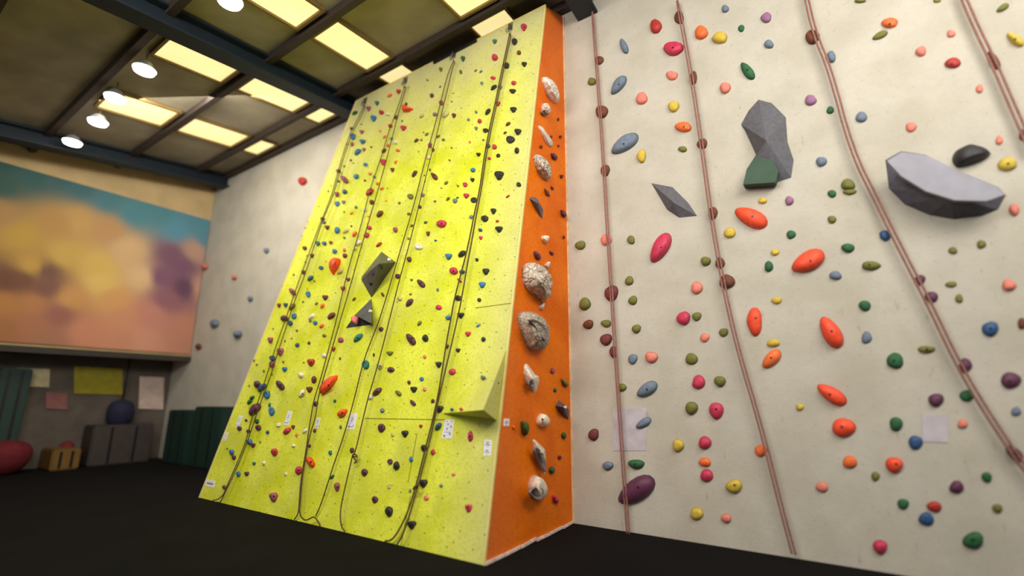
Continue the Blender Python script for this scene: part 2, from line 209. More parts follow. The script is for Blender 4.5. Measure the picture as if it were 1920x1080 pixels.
def noise_f(t, uv, scale, lo, hi, sx=1.0, sy=1.0, detail=5):
    mp = N(t, 'ShaderNodeMapping'); mp.inputs['Scale'].default_value = (sx, sy, 1)
    t.links.new(uv, mp.inputs[0])
    nz = N(t, 'ShaderNodeTexNoise'); nz.inputs['Scale'].default_value = scale; nz.inputs['Detail'].default_value = detail
    t.links.new(mp.outputs[0], nz.inputs['Vector'])
    mr = N(t, 'ShaderNodeMapRange'); mr.inputs[1].default_value = lo; mr.inputs[2].default_value = hi
    t.links.new(nz.outputs['Fac'], mr.inputs[0]); return mr.outputs[0]
def painted_panel(name, base, alt, dust, width, height, dust_top=.0, specks=True, scuff=(.02, .02, .02, 1), rough=.6, dot=.036):
    """painted, scuffed climbing panel; its UV map is in metres"""
    m, t, b = new_mat(name, rough); b.inputs['Specular IOR Level'].default_value = .2
    uvn = N(t, 'ShaderNodeUVMap'); uv = uvn.outputs[0]
    sep = N(t, 'ShaderNodeSeparateXYZ'); t.links.new(uv, sep.inputs[0])
    col = mixc(t, noise_f(t, uv, 1.7, .40, .60, detail=9), base, alt)
    # chalk patches; glare painted into the colour towards the top; paler corner edge
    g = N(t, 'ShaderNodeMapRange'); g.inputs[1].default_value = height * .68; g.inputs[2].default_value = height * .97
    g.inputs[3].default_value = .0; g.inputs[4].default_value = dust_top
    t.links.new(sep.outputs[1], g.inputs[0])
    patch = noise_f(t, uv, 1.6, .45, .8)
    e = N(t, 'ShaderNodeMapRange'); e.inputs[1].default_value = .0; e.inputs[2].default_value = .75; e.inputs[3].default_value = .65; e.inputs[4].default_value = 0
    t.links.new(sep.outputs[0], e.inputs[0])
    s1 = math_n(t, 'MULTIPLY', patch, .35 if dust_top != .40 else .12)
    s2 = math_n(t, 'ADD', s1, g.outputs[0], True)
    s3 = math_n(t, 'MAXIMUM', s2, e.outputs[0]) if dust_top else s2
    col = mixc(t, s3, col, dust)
    # paint texture and dark scuffs
    fine = noise_f(t, uv, 14, .45, .75, detail=8)
    col = mixc(t, math_n(t, 'MULTIPLY', fine, .42 if dust_top else .2), col, [c * .72 for c in base[:3]] + [1])
    fl = noise_f(t, uv, 34, .56, .62, detail=3)
    col = mixc(t, math_n(t, 'MULTIPLY', fl, .34 if dust_top else .08), col, [c * .60 for c in alt[:3]] + [1])
    st = noise_f(t, uv, 5, .66, .74, 3.5, .9)
    col = mixc(t, math_n(t, 'MULTIPLY', st, .45), col, [c * .5 for c in base[:3]] + [1])
    if specks:
        vo = N(t, 'ShaderNodeTexVoronoi', voronoi_dimensions='2D'); vo.inputs['Scale'].default_value = 4.2; vo.inputs['Randomness'].default_value = .75
        t.links.new(uv, vo.inputs['Vector'])
        d = math_n(t, 'LESS_THAN', vo.outputs['Distance'], dot)
        col = mixc(t, math_n(t, 'MULTIPLY', d, .85), col, scuff)
    t.links.new(col, b.inputs['Base Color'])
    n2 = N(t, 'ShaderNodeTexNoise'); n2.inputs['Scale'].default_value = 30; n2.inputs['Detail'].default_value = 6
    t.links.new(uv, n2.inputs['Vector'])
    bp = N(t, 'ShaderNodeBump'); bp.inputs['Strength'].default_value = .35; bp.inputs['Distance'].default_value = .006
    t.links.new(n2.outputs['Fac'], bp.inputs['Height']); t.links.new(bp.outputs[0], b.inputs['Normal'])
    return m

HC = {  # hold colours: code -> (word, srgb, gloss)
 'g': ('olive', (112, 112, 48)), 'k': ('black', (44, 40, 42)), 'n': ('brown', (110, 60, 36)), 'R': ('crimson', (196, 48, 82)),
 't': ('teal', (48, 118, 112)), 'G': ('dark green', (42, 96, 58)), 'f': ('grey', (120, 120, 110)), 's': ('slate blue', (108, 122, 140)),
 'm': ('maroon', (112, 50, 52)), 'p': ('rose purple', (158, 78, 104)), 'l': ('lilac', (150, 104, 138)), 'c': ('pale khaki', (196, 188, 118)),
 'r': ('red', (176, 48, 40)), 'o': ('orange', (240, 112, 52)), 'w': ('white', (232, 222, 200)), 'b': ('blue', (54, 116, 170)),
 'B': ('dark blue', (44, 82, 128)), 'P': ('dark purple', (92, 44, 72)), 'i': ('pink', (226, 130, 112)), 'y': ('ochre yellow', (206, 178, 66)),
 'O': ('orange-red', (244, 78, 42)), 'W': ('white', (222, 208, 196)), 'V': ('white', (206, 190, 172)), 'D': ('white', (212, 200, 182)),
 'C': ('grey', (186, 172, 152)), 'E': ('white', (222, 208, 188)), 'S': ('grey', (92, 90, 96)), 'K': ('dark grey', (84, 76, 84)),
 'H': ('grey', (84, 82, 92)), 'e': ('dark green', (58, 84, 30)),
}
HM = {}
def hold_mat(code):
    if code not in HM:
        wd, c = HC[code]
        HM[code] = plain('hold_' + wd.replace(' ', '_').replace('-', '_') + '_' + str(len(HM)), srgb(*c), rough=.55 if code in 'kRrbOoBP' else .75,
                         var=.22 if code in 'VCWED' else .16, scale=22, bump=.5, bscale=90)
        if code in 'VC':   # cracked stone plates
            m = HM[code]; t = m.node_tree; bs = t.nodes['Principled BSDF']; bp = [n for n in t.nodes if n.type == 'BUMP'][0]
            tc = N(t, 'ShaderNodeTexCoord'); wn = N(t, 'ShaderNodeTexNoise'); wn.inputs['Scale'].default_value = 9
            t.links.new(tc.outputs['Object'], wn.inputs['Vector'])
            ad = N(t, 'ShaderNodeMix', data_type='RGBA', blend_type='ADD'); ad.inputs[0].default_value = .07
            t.links.new(tc.outputs['Object'], ad.inputs[6]); t.links.new(wn.outputs['Color'], ad.inputs[7])
            vo = N(t, 'ShaderNodeTexVoronoi', feature='DISTANCE_TO_EDGE'); vo.inputs['Scale'].default_value = 11 if code == 'V' else 26
            t.links.new(ad.outputs[2], vo.inputs['Vector'])
            mr = N(t, 'ShaderNodeMapRange'); mr.inputs[2].default_value = .16; t.links.new(vo.outputs['Distance'], mr.inputs[0])
            b2 = N(t, 'ShaderNodeBump'); b2.inputs['Strength'].default_value = 1.0; b2.inputs['Distance'].default_value = .022 if code == 'V' else .010
            t.links.new(mr.outputs[0], b2.inputs['Height']); t.links.new(bp.outputs[0], b2.inputs['Normal']); t.links.new(b2.outputs[0], bs.inputs['Normal'])
    return HM[code]
STEEL = plain('steel', srgb(150, 148, 140), .35, .9, .1)
BOLT = plain('bolt_dark', srgb(34, 32, 34), .45, .5, .1)
BOLTW = plain('bolt_bright', srgb(235, 235, 235), .3, .2, .05)
ROPE = plain('rope_fibre', srgb(84, 66, 30), .9, 0, .35, 40, .6, 300)
ROPE_R = plain('rope_fibre_red', srgb(150, 104, 92), .9, 0, .25, 40, .6, 300)
PAPER = plain('white_paper', srgb(235, 230, 232), .5, 0, .03)
INK = plain('ink', srgb(50, 46, 52), .6, 0, .05)
INK_R = plain('ink_red', srgb(130, 40, 44), .6, 0, .05)
INK_L = plain('ink_pale', srgb(180, 178, 192), .6, 0, .05)

# ------------------------------------------------------------------ builders
def obj(name, bm, mat, parent=None, loc=None, smooth=False):
    me = bpy.data.meshes.new(name); bm.normal_update()
    bm.to_mesh(me); bm.free()
    if smooth: me.polygons.foreach_set('use_smooth', [True] * len(me.polygons))
    for m in (mat if isinstance(mat, list) else [mat]): me.materials.append(m)
    o = bpy.data.objects.new(name, me); C.objects.link(o)
    if loc is not None: o.location = loc
    if parent is not None:
        o.parent = parent
        o.matrix_parent_inverse = parent.matrix_world.inverted() if False else o.matrix_parent_inverse
    return o
def tag(o, label, cat, group=None):
    o['label'] = label; o['category'] = cat
    if group: o['group'] = group
    return o
def struct(o): o['kind'] = 'structure'; return o
def empty(name, loc, label, cat, group=None):
    o = bpy.data.objects.new(name, None); C.objects.link(o); o.location = loc; o.empty_display_size = .1
    return tag(o, label, cat, group)
def prism(bm, pts, n, thick):
    """solid slab: outline pts pushed back by thick along -n"""
    a = [bm.verts.new(p) for p in pts]; b = [bm.verts.new(p - n * thick) for p in pts]
    bm.faces.new(a); bm.faces.new(b[::-1])
    for i in range(len(a)):
        j = (i + 1) % len(a); bm.faces.new((a[i], b[i], b[j], a[j]))
    bmesh.ops.recalc_face_normals(bm, faces=bm.faces)
def bar(bm, p, q, w, h, up):
    d = (q - p).normalized(); s = d.cross(up).normalized() * (w / 2); u = s.cross(d).normalized() * (h / 2)
    v = [bm.verts.new(c + x + y) for c in (p, q) for x, y in ((s, u), (s, -u), (-s, -u), (-s, u))]
    for f in ((0, 1, 2, 3), (7, 6, 5, 4), (0, 4, 5, 1), (1, 5, 6, 2), (2, 6, 7, 3), (3, 7, 4, 0)): bm.faces.new([v[i] for i in f])
    bmesh.ops.recalc_face_normals(bm, faces=bm.faces)
def box(bm, c, ax, sx, sy, sz):
    x, y, z = ax
    bar(bm, c - z * (sz / 2), c + z * (sz / 2), sx, sy, y)
def cyl(bm, p, q, r, seg=12, r2=None):
    d = (q - p).normalized(); a = d.orthogonal().normalized(); b = d.cross(a)
    r2 = r if r2 is None else r2
    A = [bm.verts.new(p + (a * math.cos(k * 2 * math.pi / seg) + b * math.sin(k * 2 * math.pi / seg)) * r) for k in range(seg)]
    B = [bm.verts.new(q + (a * math.cos(k * 2 * math.pi / seg) + b * math.sin(k * 2 * math.pi / seg)) * r2) for k in range(seg)]
    bm.faces.new(A); bm.faces.new(B)
    for k in range(seg): bm.faces.new((A[k], A[(k + 1) % seg], B[(k + 1) % seg], B[k]))
    bmesh.ops.recalc_face_normals(bm, faces=bm.faces)
def tube(name, lines, r, mat, parent=None, seg=7):
    """round cord swept along smoothed points, one mesh"""
    bm = bmesh.new()
    for pts in lines:
        P = [Vector(p) for p in pts]
        for _ in range(2 if len(P) > 2 else 0):
            Q = [P[0]]
            for a, b in zip(P, P[1:]): Q += [a.lerp(b, .25), a.lerp(b, .75)]
            P = Q + [P[-1]]
        rows = []; nrm = None
        for k, p in enumerate(P):
            d = (P[min(k + 1, len(P) - 1)] - P[max(k - 1, 0)])
            d = d.normalized() if d.length > 1e-9 else Vector((0, 0, 1))
            nrm = d.orthogonal().normalized() if nrm is None else (nrm - d * nrm.dot(d)).normalized()
            e = d.cross(nrm)
            rows.append([bm.verts.new(p + (nrm * math.cos(q * 2 * math.pi / seg) + e * math.sin(q * 2 * math.pi / seg)) * r) for q in range(seg)])
        for A, B in zip(rows, rows[1:]):
            for q in range(seg): bm.faces.new((A[q], A[(q + 1) % seg], B[(q + 1) % seg], B[q]))
        bm.faces.new(rows[0][::-1]); bm.faces.new(rows[-1])
    bmesh.ops.recalc_face_normals(bm, faces=bm.faces)
    return obj(name, bm, mat, parent, None, smooth=True)
def child_of(par, o):
    """keep o where it is in the world while it becomes a child of par (par has no rotation)"""
    o.parent = par; o.location = o.location - par.location; return o
def panel_uv(name, corners, n, thick, mat, parent, org, ax, ay, grid=1):
    bm = bmesh.new(); prism(bm, corners, n, thick)
    uvl = bm.loops.layers.uv.new('UVMap')
    for f in bm.faces:
        for l in f.loops:
            d = l.vert.co - org; l[uvl].uv = (d.dot(ax), d.dot(ay))
    return obj(name, bm, mat, parent)

def hold_mesh(outline, top, n, H, faceted, seed, crater=0.0, rock=0):
    """dome over a traced outline lying on the wall; outline and top are points on the wall plane"""
    c = sum(outline, Vector()) / len(outline)
    bm = bmesh.new(); rng = random.Random(seed)
    if faceted:
        rings = [0.0, .55, .92] if faceted == 2 else [0.0, .9]
    elif rock: rings = [i / 22 for i in range(22)]
    else: rings = [0.0, .18, .42, .68, .88]
    size = max((p - c).length for p in outline)
    prof = (lambda s: s) if faceted else (lambda s: math.sqrt(max(0, 1 - (1 - s) ** 2.2)))
    R = []
    for k, s in enumerate(rings):
        row = []
        for i, p in enumerate(outline):
            q = p.lerp(top, s); h = H * prof(s)
            if crater and s > .5: h -= H * crater * math.sin((s - .5) / .5 * math.pi / 2) ** 1
            if k and not faceted: h *= 1 + .10 * noise.noise(q * (2.0 / max(size, .02)) + Vector((seed, 0, 0)))
            if rock and k:
                v = noise.voronoi(q * rock + Vector((seed, 0, 0)))[0]
                h += min(.03, (v[1] - v[0]) * .22) - .02 + .008 * noise.noise(q * 25)
            row.append(bm.verts.new(q + n * h - c))
        R.append(row)
    ht = H * (1 - crater) if not faceted else H
    tv = bm.verts.new(top + n * ht - c)
    M = len(outline)
    for a, b in zip(R, R[1:]):
        for i in range(M): bm.faces.new((a[i], a[(i + 1) % M], b[(i + 1) % M], b[i]))
    for i in range(M): bm.faces.new((R[-1][i], R[-1][(i + 1) % M], tv))
    bm.faces.new(R[0][::-1])
    bmesh.ops.recalc_face_normals(bm, faces=bm.faces)
    return bm, c
def shape_outline(x, y, w, h, shp, rng):
    """outline in photo pixels of one small hold"""
    M = 16; pts = []
    if shp in 'fF':
        L = math.hypot(w, h) * .5; S = L * rng.uniform(.42, .55)
        a = math.atan2(h, w) * (-1 if shp == 'f' else 1)
        for k in range(M):
            t = k * 2 * math.pi / M
            u = math.cos(t) * L; v = math.sin(t) * S * (1 + .18 * math.cos(t))
            pts.append((x + u * math.cos(a) - v * math.sin(a), y + u * math.sin(a) + v * math.cos(a)))
    elif shp == 't':
        for k in range(M):
            t = k * 2 * math.pi / M
            u = math.cos(t); v = math.sin(t)
            r = 1 + .16 * math.cos(3 * (t - math.pi / 2)) + .05 * rng.uniform(-1, 1)
            pts.append((x + u * w * .5 * r, y + v * h * .5 * r - h * .03))
    else:
        ph = rng.uniform(0, 6)
        for k in range(M):
            t = k * 2 * math.pi / M
            r = 1 + .05 * math.cos(2 * t + ph) + .05 * math.cos(3 * t + ph * 2) + .03 * rng.uniform(-1, 1)
            pts.append((x + math.cos(t) * w * .5 * r, y + math.sin(t) * h * .5 * r))
    return pts
ORD = ['', 'topmost', 'second', 'third', 'fourth', 'fifth', 'sixth', 'seventh', 'eighth', 'ninth', 'tenth', 'eleventh', 'twelfth', 'thirteenth', 'fourteenth',
       'fifteenth', 'sixteenth', 'seventeenth', 'eighteenth', 'nineteenth', 'twentieth', 'twenty-first', 'twenty-second', 'twenty-third', 'twenty-fourth', 'twenty-fifth', 'twenty-sixth', 'twenty-seventh', 'twenty-eighth', 'twenty-ninth', 'thirtieth']
SHW = {'r': 'rounded', 't': 'tapered', 'f': 'slanting', 'F': 'slanting', 'o': 'ring-like', 'k': 'rounded'}
def build_holds(table, plane_p, plane_n, strip_of, group, small_px, sizes, hk=.42, grow=1.0):
    items = []
    for (x0, y0, k), txt in table.items():
        for it in txt.split(';'):
            u, v, w_, h_, col, shp = it.split(',')
            items.append((x0 + float(u) / k, y0 + float(v) / k, float(w_) / k * grow, float(h_) / k * grow, col, shp))
    items.sort(key=lambda a: a[1])
    cnt = {}; tot = {}
    for it in items: kk = (HC[it[4]][0], strip_of(it[0], it[1])); tot[kk] = tot.get(kk, 0) + 1
    for n_, (x, y, w_, h_, col, shp) in enumerate(items):
        rng = random.Random(n_ * 13 + int(x))
        kk = (HC[col][0], strip_of(x, y)); cnt[kk] = cnt.get(kk, 0) + 1
        ol = [hit(px, py, plane_p, plane_n) for px, py in shape_outline(x, y, w_, h_, shp, rng)]
        c0 = sum(ol, Vector()) / len(ol)
        rad = sorted((p - c0).length for p in ol)[len(ol) // 3]
        H = min(.11, rad * 2 * hk) * rng.uniform(.85, 1.15)
        ja = rng.uniform(0, 6.28); jr = rng.uniform(.05, .22)
        top = hit(x + math.cos(ja) * jr * w_ * .5, y + math.sin(ja) * jr * h_ * .5 - h_ * .05, plane_p, plane_n, H) - plane_n * H   # seen where the photo shows the crown
        bm, c = hold_mesh(ol, top, plane_n, H, 0, n_ + 1, crater=.55 if shp == 'o' else 0)
        m = max(w_, h_)
        small = m < small_px
        sz = 'tiny' if m < sizes[0] else 'small' if m < sizes[1] else 'medium' if m < sizes[2] else 'large'
        kind = 'foothold' if small else 'climbing_hold'
        t = tot[kk]; i = cnt[kk]
        pos = 'only' if t == 1 else 'lowest' if i == t else ORD[i] if i < len(ORD) else ORD[t - i + 1] + ' lowest'
        suffix = '' if (t == 1 or i == t or i == 1 or 'lowest' in pos) else ' from top'
        o = obj(kind, bm, hold_mat(col), None, c, smooth=True)
        tag(o, f"{sz} {SHW[shp]} {kk[0]} hold, {pos} {kk[0]}{suffix}, {kk[1]}", 'foothold' if small else 'climbing hold', group)
        if m >= sizes[2] and shp != 'o':
            b = bmesh.new(); tp = top - c + plane_n * H * .90
            cyl(b, tp, tp + plane_n * (H * .14 + .004), min(.011, rad * .3), 6)
            bo = obj('bolt', b, BOLT, o); bo['label'] = 'dark fixing bolt'
def resample(pts, n):
    out = []; L = [math.dist(pts[i], pts[(i + 1) % len(pts)]) for i in range(len(pts))]; T = sum(L)
    for k in range(n):
        d = T * k / n; i = 0
        while d > L[i]: d -= L[i]; i += 1
        f = d / L[i]; a = pts[i]; b = pts[(i + 1) % len(pts)]
        out.append((a[0] + (b[0] - a[0]) * f, a[1] + (b[1] - a[1]) * f))
    return out
def smooth_loop(pts, it=2):
    for _ in range(it):
        pts = [((pts[i - 1][0] + 2 * pts[i][0] + pts[(i + 1) % len(pts)][0]) / 4, (pts[i - 1][1] + 2 * pts[i][1] + pts[(i + 1) % len(pts)][1]) / 4) for i in range(len(pts))]
    return pts
def build_polys(polys, plane_p, plane_n, cat_group):
    for n_, (x0, y0, k, txt, tp, H, col, fac, name, label) in enumerate(polys):
        px = [tuple(float(a) for a in q.split(',')) for q in txt.split()]
        tx, ty = (float(a) for a in tp.split(','))
        raw = [(x0 + a / k, y0 + b / k) for a, b in px]
        rock = {'V': 9, 'C': 16, 'W': 14}.get(col, 0)
        if not fac: raw = smooth_loop(resample(raw, 72 if rock else 28), 1)
        q0 = hit(x0 + tx / k, y0 + ty / k, plane_p, plane_n)
        # the crown stands in front of the foot of the hold, so the foot is narrower on the far side
        d = q0 + plane_n * H - EYE; sx = 960 + FPX * d.dot(X) / d.dot(F) - (x0 + tx / k)
        lo = min(a for a, _ in raw); hi = max(a for a, _ in raw); f = max(.70, 1 - .22 * abs(sx) / (hi - lo))
        ax_ = lo if sx > 0 else hi
        ol = [hit(ax_ + (a - ax_) * f, b, plane_p, plane_n) for a, b in raw]
        top = hit(x0 + tx / k, y0 + ty / k, plane_p, plane_n, H) - plane_n * H
        bm, c = hold_mesh(ol, top, plane_n, H, fac, 500 + n_, rock=rock if H > .1 else 0)
        o = obj(name, bm, hold_mat(col), None, c, smooth=not fac)
        tag(o, label, 'rock feature' if name == 'rock_feature' else 'volume' if name == 'climbing_volume' else 'climbing hold', cat_group)
        yield o, c, ol, top, H
# ------------------------------------------------------------------ the setting
floor_m = plain('dark_matting', srgb(14, 12, 11), 1.0, 0, .25, 1.5, .3, 40)
floor_m.node_tree.nodes['Principled BSDF'].inputs['Specular IOR Level'].default_value = .12
bm = bmesh.new(); prism(bm, [vec(p) for p in ((-22, -8, 0), (16, -8, 0), (16, 26, 0), (-22, 26, 0))], Z, .2)
struct(obj('floor', bm, floor_m))

wall_m = painted_panel('cream_wall', srgb(190, 183, 168), srgb(180, 173, 157), srgb(200, 196, 190), 20, 8, 0, True, srgb(140, 130, 115), .8, .022)
KB = vec((KT.x, KT.y, 0)); RB = KB - D1 * 17.5; RT = RB + Z * (KT.z + .25); K2 = KT + Z * .25
KX = D1 * 1.35
panel_uv('wall_back', [KB + KX, RB, RT, K2 + KX], BN, .3, wall_m, None, KB, -D1, Z)
struct(bpy.data.objects['wall_back'])
# wall with the mural: upper storey in front, recessed below
MN = -D1                                                   # normal of that wall
def wpt(s, z, back=0.0): return vec((KT.x, KT.y, z)) - D2 * s - MN * back
cream_m = plain('cream_plaster', srgb(196, 168, 120), .8, 0, .12, 2, .2, 20)
bm = bmesh.new(); prism(bm, [wpt(0, 2.72), wpt(16, 2.72), wpt(16, 5.6), wpt(0, 8.2)], MN, 1.2)
struct(obj('wall_left', bm, cream_m))
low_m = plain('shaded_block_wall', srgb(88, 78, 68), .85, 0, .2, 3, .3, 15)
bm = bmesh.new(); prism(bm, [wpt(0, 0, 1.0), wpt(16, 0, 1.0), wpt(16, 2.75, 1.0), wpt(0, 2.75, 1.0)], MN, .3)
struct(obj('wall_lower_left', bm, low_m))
bm = bmesh.new(); bar(bm, wpt(0, 2.66, -.03), wpt(16, 2.66, -.03), .16, .14, Z)
struct(obj('trim_1', bm, plain('dark_ledge', srgb(52, 44, 38), .8)))
# mural painted on boards fixed to that wall: colours laid down in soft patches
SITES = [((0, 300), (38, 84, 80)), ((60, 330), (46, 92, 92)), ((150, 350), (56, 104, 112)), ((250, 400), (70, 130, 140)), ((330, 430), (80, 140, 160)), ((385, 450), (78, 132, 150)), ((0, 350), (44, 86, 78)),
 ((200, 375), (66, 120, 130)), ((300, 400), (70, 130, 140)), ((370, 420), (74, 134, 148)), ((110, 330), (52, 96, 98)),
 ((0, 400), (170, 130, 76)), ((40, 440), (186, 146, 60)), ((100, 420), (180, 136, 74)), ((150, 415), (192, 150, 86)), ((200, 430), (186, 140, 90)), ((240, 470), (206, 168, 120)), ((265, 520), (214, 176, 128)),
 ((120, 480), (196, 158, 76)), ((60, 500), (190, 148, 64)), ((180, 500), (206, 168, 84)), ((190, 530), (214, 178, 96)), ((85, 510), (112, 74, 62)), ((85, 540), (120, 76, 66)), ((10, 525), (104, 62, 44)), ((40, 525), (110, 66, 46)),
 ((0, 570), (176, 118, 56)), ((60, 570), (176, 116, 70)), ((130, 560), (196, 142, 80)), ((210, 560), (206, 150, 90)), ((320, 480), (118, 76, 98)), ((300, 520), (120, 76, 104)), ((340, 500), (116, 76, 100)), ((345, 540), (92, 56, 84)), ((310, 560), (140, 88, 100)),
 ((365, 470), (180, 140, 120)), ((375, 540), (190, 140, 120)), ((0, 620), (158, 100, 56)), ((60, 610), (168, 106, 74)), ((110, 590), (150, 92, 80)), ((160, 620), (196, 128, 96)), ((230, 600), (200, 136, 100)), ((280, 590), (192, 126, 108)), ((260, 640), (202, 140, 112)), ((340, 620), (186, 124, 100)),
 ((90, 645), (160, 108, 80)), ((-200, 420), (180, 140, 70)), ((-200, 600), (150, 100, 60)), ((-200, 320), (40, 84, 80)), ((230, 640), (196, 130, 100))]
WPL = wpt(0, 3)
sites = []
for (x, y), c in SITES:
    p = hit(x, y, WPL, MN); sites.append(((KT - p).dot(D2), p.z, srgb(*c)))
m, t, b = new_mat('mural_paint', .75)
at = N(t, 'ShaderNodeAttribute', attribute_name='paint')
nzf = N(t, 'ShaderNodeTexNoise'); nzf.inputs['Scale'].default_value = 3
tc = N(t, 'ShaderNodeTexCoord'); t.links.new(tc.outputs['Object'], nzf.inputs['Vector'])
t.links.new(mixc(t, math_n(t, 'MULTIPLY', nzf.outputs['Fac'], .12), at.outputs['Color'], (.25, .16, .10, 1)), b.inputs['Base Color'])
bm = bmesh.new(); NX, NY = 90, 50; g = []; S1 = 9.0
for j in range(NY + 1):
    row = []
    for i in range(NX + 1):
        s = .03 + (S1 - .03) * i / NX; zt = 6.74; z = 2.80 + (zt - 2.80) * j / NY
        row.append(bm.verts.new(wpt(s, z, -.04)))
    g.append(row)
for j in range(NY):
    for i in range(NX): bm.faces.new((g[j][i], g[j][i + 1], g[j + 1][i + 1], g[j + 1][i]))
edge = [g[0][0], g[0][NX], g[NY][NX], g[NY][0]]
bmesh.ops.recalc_face_normals(bm, faces=bm.faces)
mural = obj('mural_board', bm, m)
sol = mural.modifiers.new('thickness', 'SOLIDIFY'); sol.thickness = .035; sol.offset = 0
ca = mural.data.color_attributes.new('paint', 'FLOAT_COLOR', 'POINT')
for v in mural.data.vertices:
    s = (KT - v.co).dot(D2); z = v.co.z; acc = [0, 0, 0]; W = 0
    for (a, b_, c) in sites:
        d = ((s - a) ** 2 + (z - b_) ** 2) + .003; wt = 1 / d ** 2
        W += wt
        for q in range(3): acc[q] += wt * c[q]
    ca.data[v.index].color = (acc[0] / W, acc[1] / W, acc[2] / W, 1)
tag(mural, 'long landscape mural, teal sky above yellow hills, on the far left wall', 'mural')

# roof
roof_m = plain('roof_sheet', srgb(154, 144, 122), .8, 0, .25, 1.2, .3, 8)
bm = bmesh.new(); prism(bm, [roof(-1, -1), roof(18, -1), roof(18, 20), roof(-1, 20)], RN, .15)
struct(obj('ceiling', bm, roof_m))
navy = plain('navy_steel', srgb(22, 34, 44), .6, .2, .15)
for i, s in enumerate((.75, 6.85, 12.3)):
    bm = bmesh.new()
    bar(bm, roof(s, -.6, .05), roof(s, 18, .05), .34, .04, RN); bar(bm, roof(s, -.6, .2), roof(s, 18, .2), .05, .3, RN); bar(bm, roof(s, -.6, .36), roof(s, 18, .36), .34, .04, RN)
    o = obj('roof_beam', bm, navy)
    tag(o, ['navy steel roof beam nearest the mural wall', 'navy steel roof beam running down the middle of the roof to the tower', 'navy steel roof beam above the top of the orange side'][i], 'beam', 'navy roof beams')
dark_m = plain('purlin_steel', srgb(58, 46, 38), .7, .1, .15)
PT = (.12, .88, 2.44, 4.05, 5.6, 7.2, 8.8)
PW = ['nearest the cream back wall', 'second out from the back wall', 'between the long skylights and the short ones', 'at the near end of the long skylights', 'second nearest the camera in view', 'nearest the camera in view', 'behind the camera']
for i, tt in enumerate(PT):
    bm = bmesh.new(); bar(bm, roof(-.8, tt, .05), roof(17, tt, .05), .12, .14, RN)
    tag(obj('roof_purlin', bm, dark_m), f'thin dark roof purlin {PW[i]}', 'purlin', 'roof purlins')
ribs_m = plain('roof_rib', srgb(84, 76, 60), .8)
sky_m, t, b = new_mat('skylight_sheet', .5)
e = N(t, 'ShaderNodeTexNoise'); e.inputs['Scale'].default_value = 1.2
tc = N(t, 'ShaderNodeTexCoord'); t.links.new(tc.outputs['Object'], e.inputs['Vector'])
cc = mixc(t, e.outputs['Fac'], srgb(250, 226, 150), srgb(250, 238, 180)); t.links.new(cc, b.inputs['Base Color']); t.links.new(cc, b.inputs['Emission Color'])
b.inputs['Emission Strength'].default_value = .97
frame_m = plain('skylight_frame', srgb(120, 96, 50), .7)
SN_ = ['row nearest the mural wall', 'second row from the mural wall', 'third row from the mural wall', 'fourth row, above the tower']
PN_ = ['near end', 'middle', 'far end', 'tiny end piece']
for r_, (s0, s1) in enumerate(((2.85, 3.80), (5.52, 6.35), (8.0, 8.72), (10.35, 11.1))):
    for p_, (t0, t1) in enumerate(((2.60, 3.80), (1.02, 2.32), (.30, .76))):
        e_ = empty('skylight', roof((s0 + s1) / 2, (t0 + t1) / 2), f'glowing yellow roof skylight, {SN_[r_]}, {["closest panel", "middle panel", "short panel at the back wall"][p_]}', 'skylight', 'roof skylights')
        bm = bmesh.new(); prism(bm, [roof(s0, t0, .03), roof(s1, t0, .03), roof(s1, t1, .03), roof(s0, t1, .03)], RN, .02)
        child_of(e_, obj('pane', bm, sky_m, None, vec((0, 0, 0))))
        bm = bmesh.new()
        for a, b_ in (((s0, t0), (s1, t0)), ((s1, t0), (s1, t1)), ((s1, t1), (s0, t1)), ((s0, t1), (s0, t0))): bar(bm, roof(*a, .04), roof(*b_, .04), .05, .06, RN)
        child_of(e_, obj('frame', bm, frame_m, None, vec((0, 0, 0))))
# roof sheets between the purlins: pale bays and darker battens
bay_m = plain('olive_roof_panel', srgb(150, 138, 92), .8, 0, .18, 2)
lens_m, t, b = new_mat('lamp_lens', .3); b.inputs['Emission Color'].default_value = (1, .95, .92, 1); b.inputs['Emission Strength'].default_value = 5.0
case_m = plain('lamp_case', srgb(180, 180, 185), .4, .5)
LW = ['at the mural wall, lowest of the row', 'second from the mural wall', 'in front of the skylight nearest the mural wall', 'between the two left skylight rows', 'at the top edge of the view beside the third skylight row']
for i, (lx, ly) in enumerate(((135, 270), (183, 232), (215, 187), (270, 135), (430, 6))):
    p = hit(lx, ly, KT, RN, .36)
    e_ = empty('hall_lamp', p, f'round white hall lamp {LW[i]}', 'lamp', 'round hall lamps under the roof')
    bm = bmesh.new(); cyl(bm, vec((0, 0, .05)), vec((0, 0, .18)), .17, 20, .09); obj('housing', bm, case_m, e_, smooth=False)
    bm = bmesh.new(); cyl(bm, vec((0, 0, .0)), vec((0, 0, .05)), .15, 20, .17); obj('lens', bm, lens_m, e_)
    bm = bmesh.new(); cyl(bm, vec((0, 0, .18)), vec((0, 0, .36)), .012, 8); obj('hanger', bm, STEEL, e_)

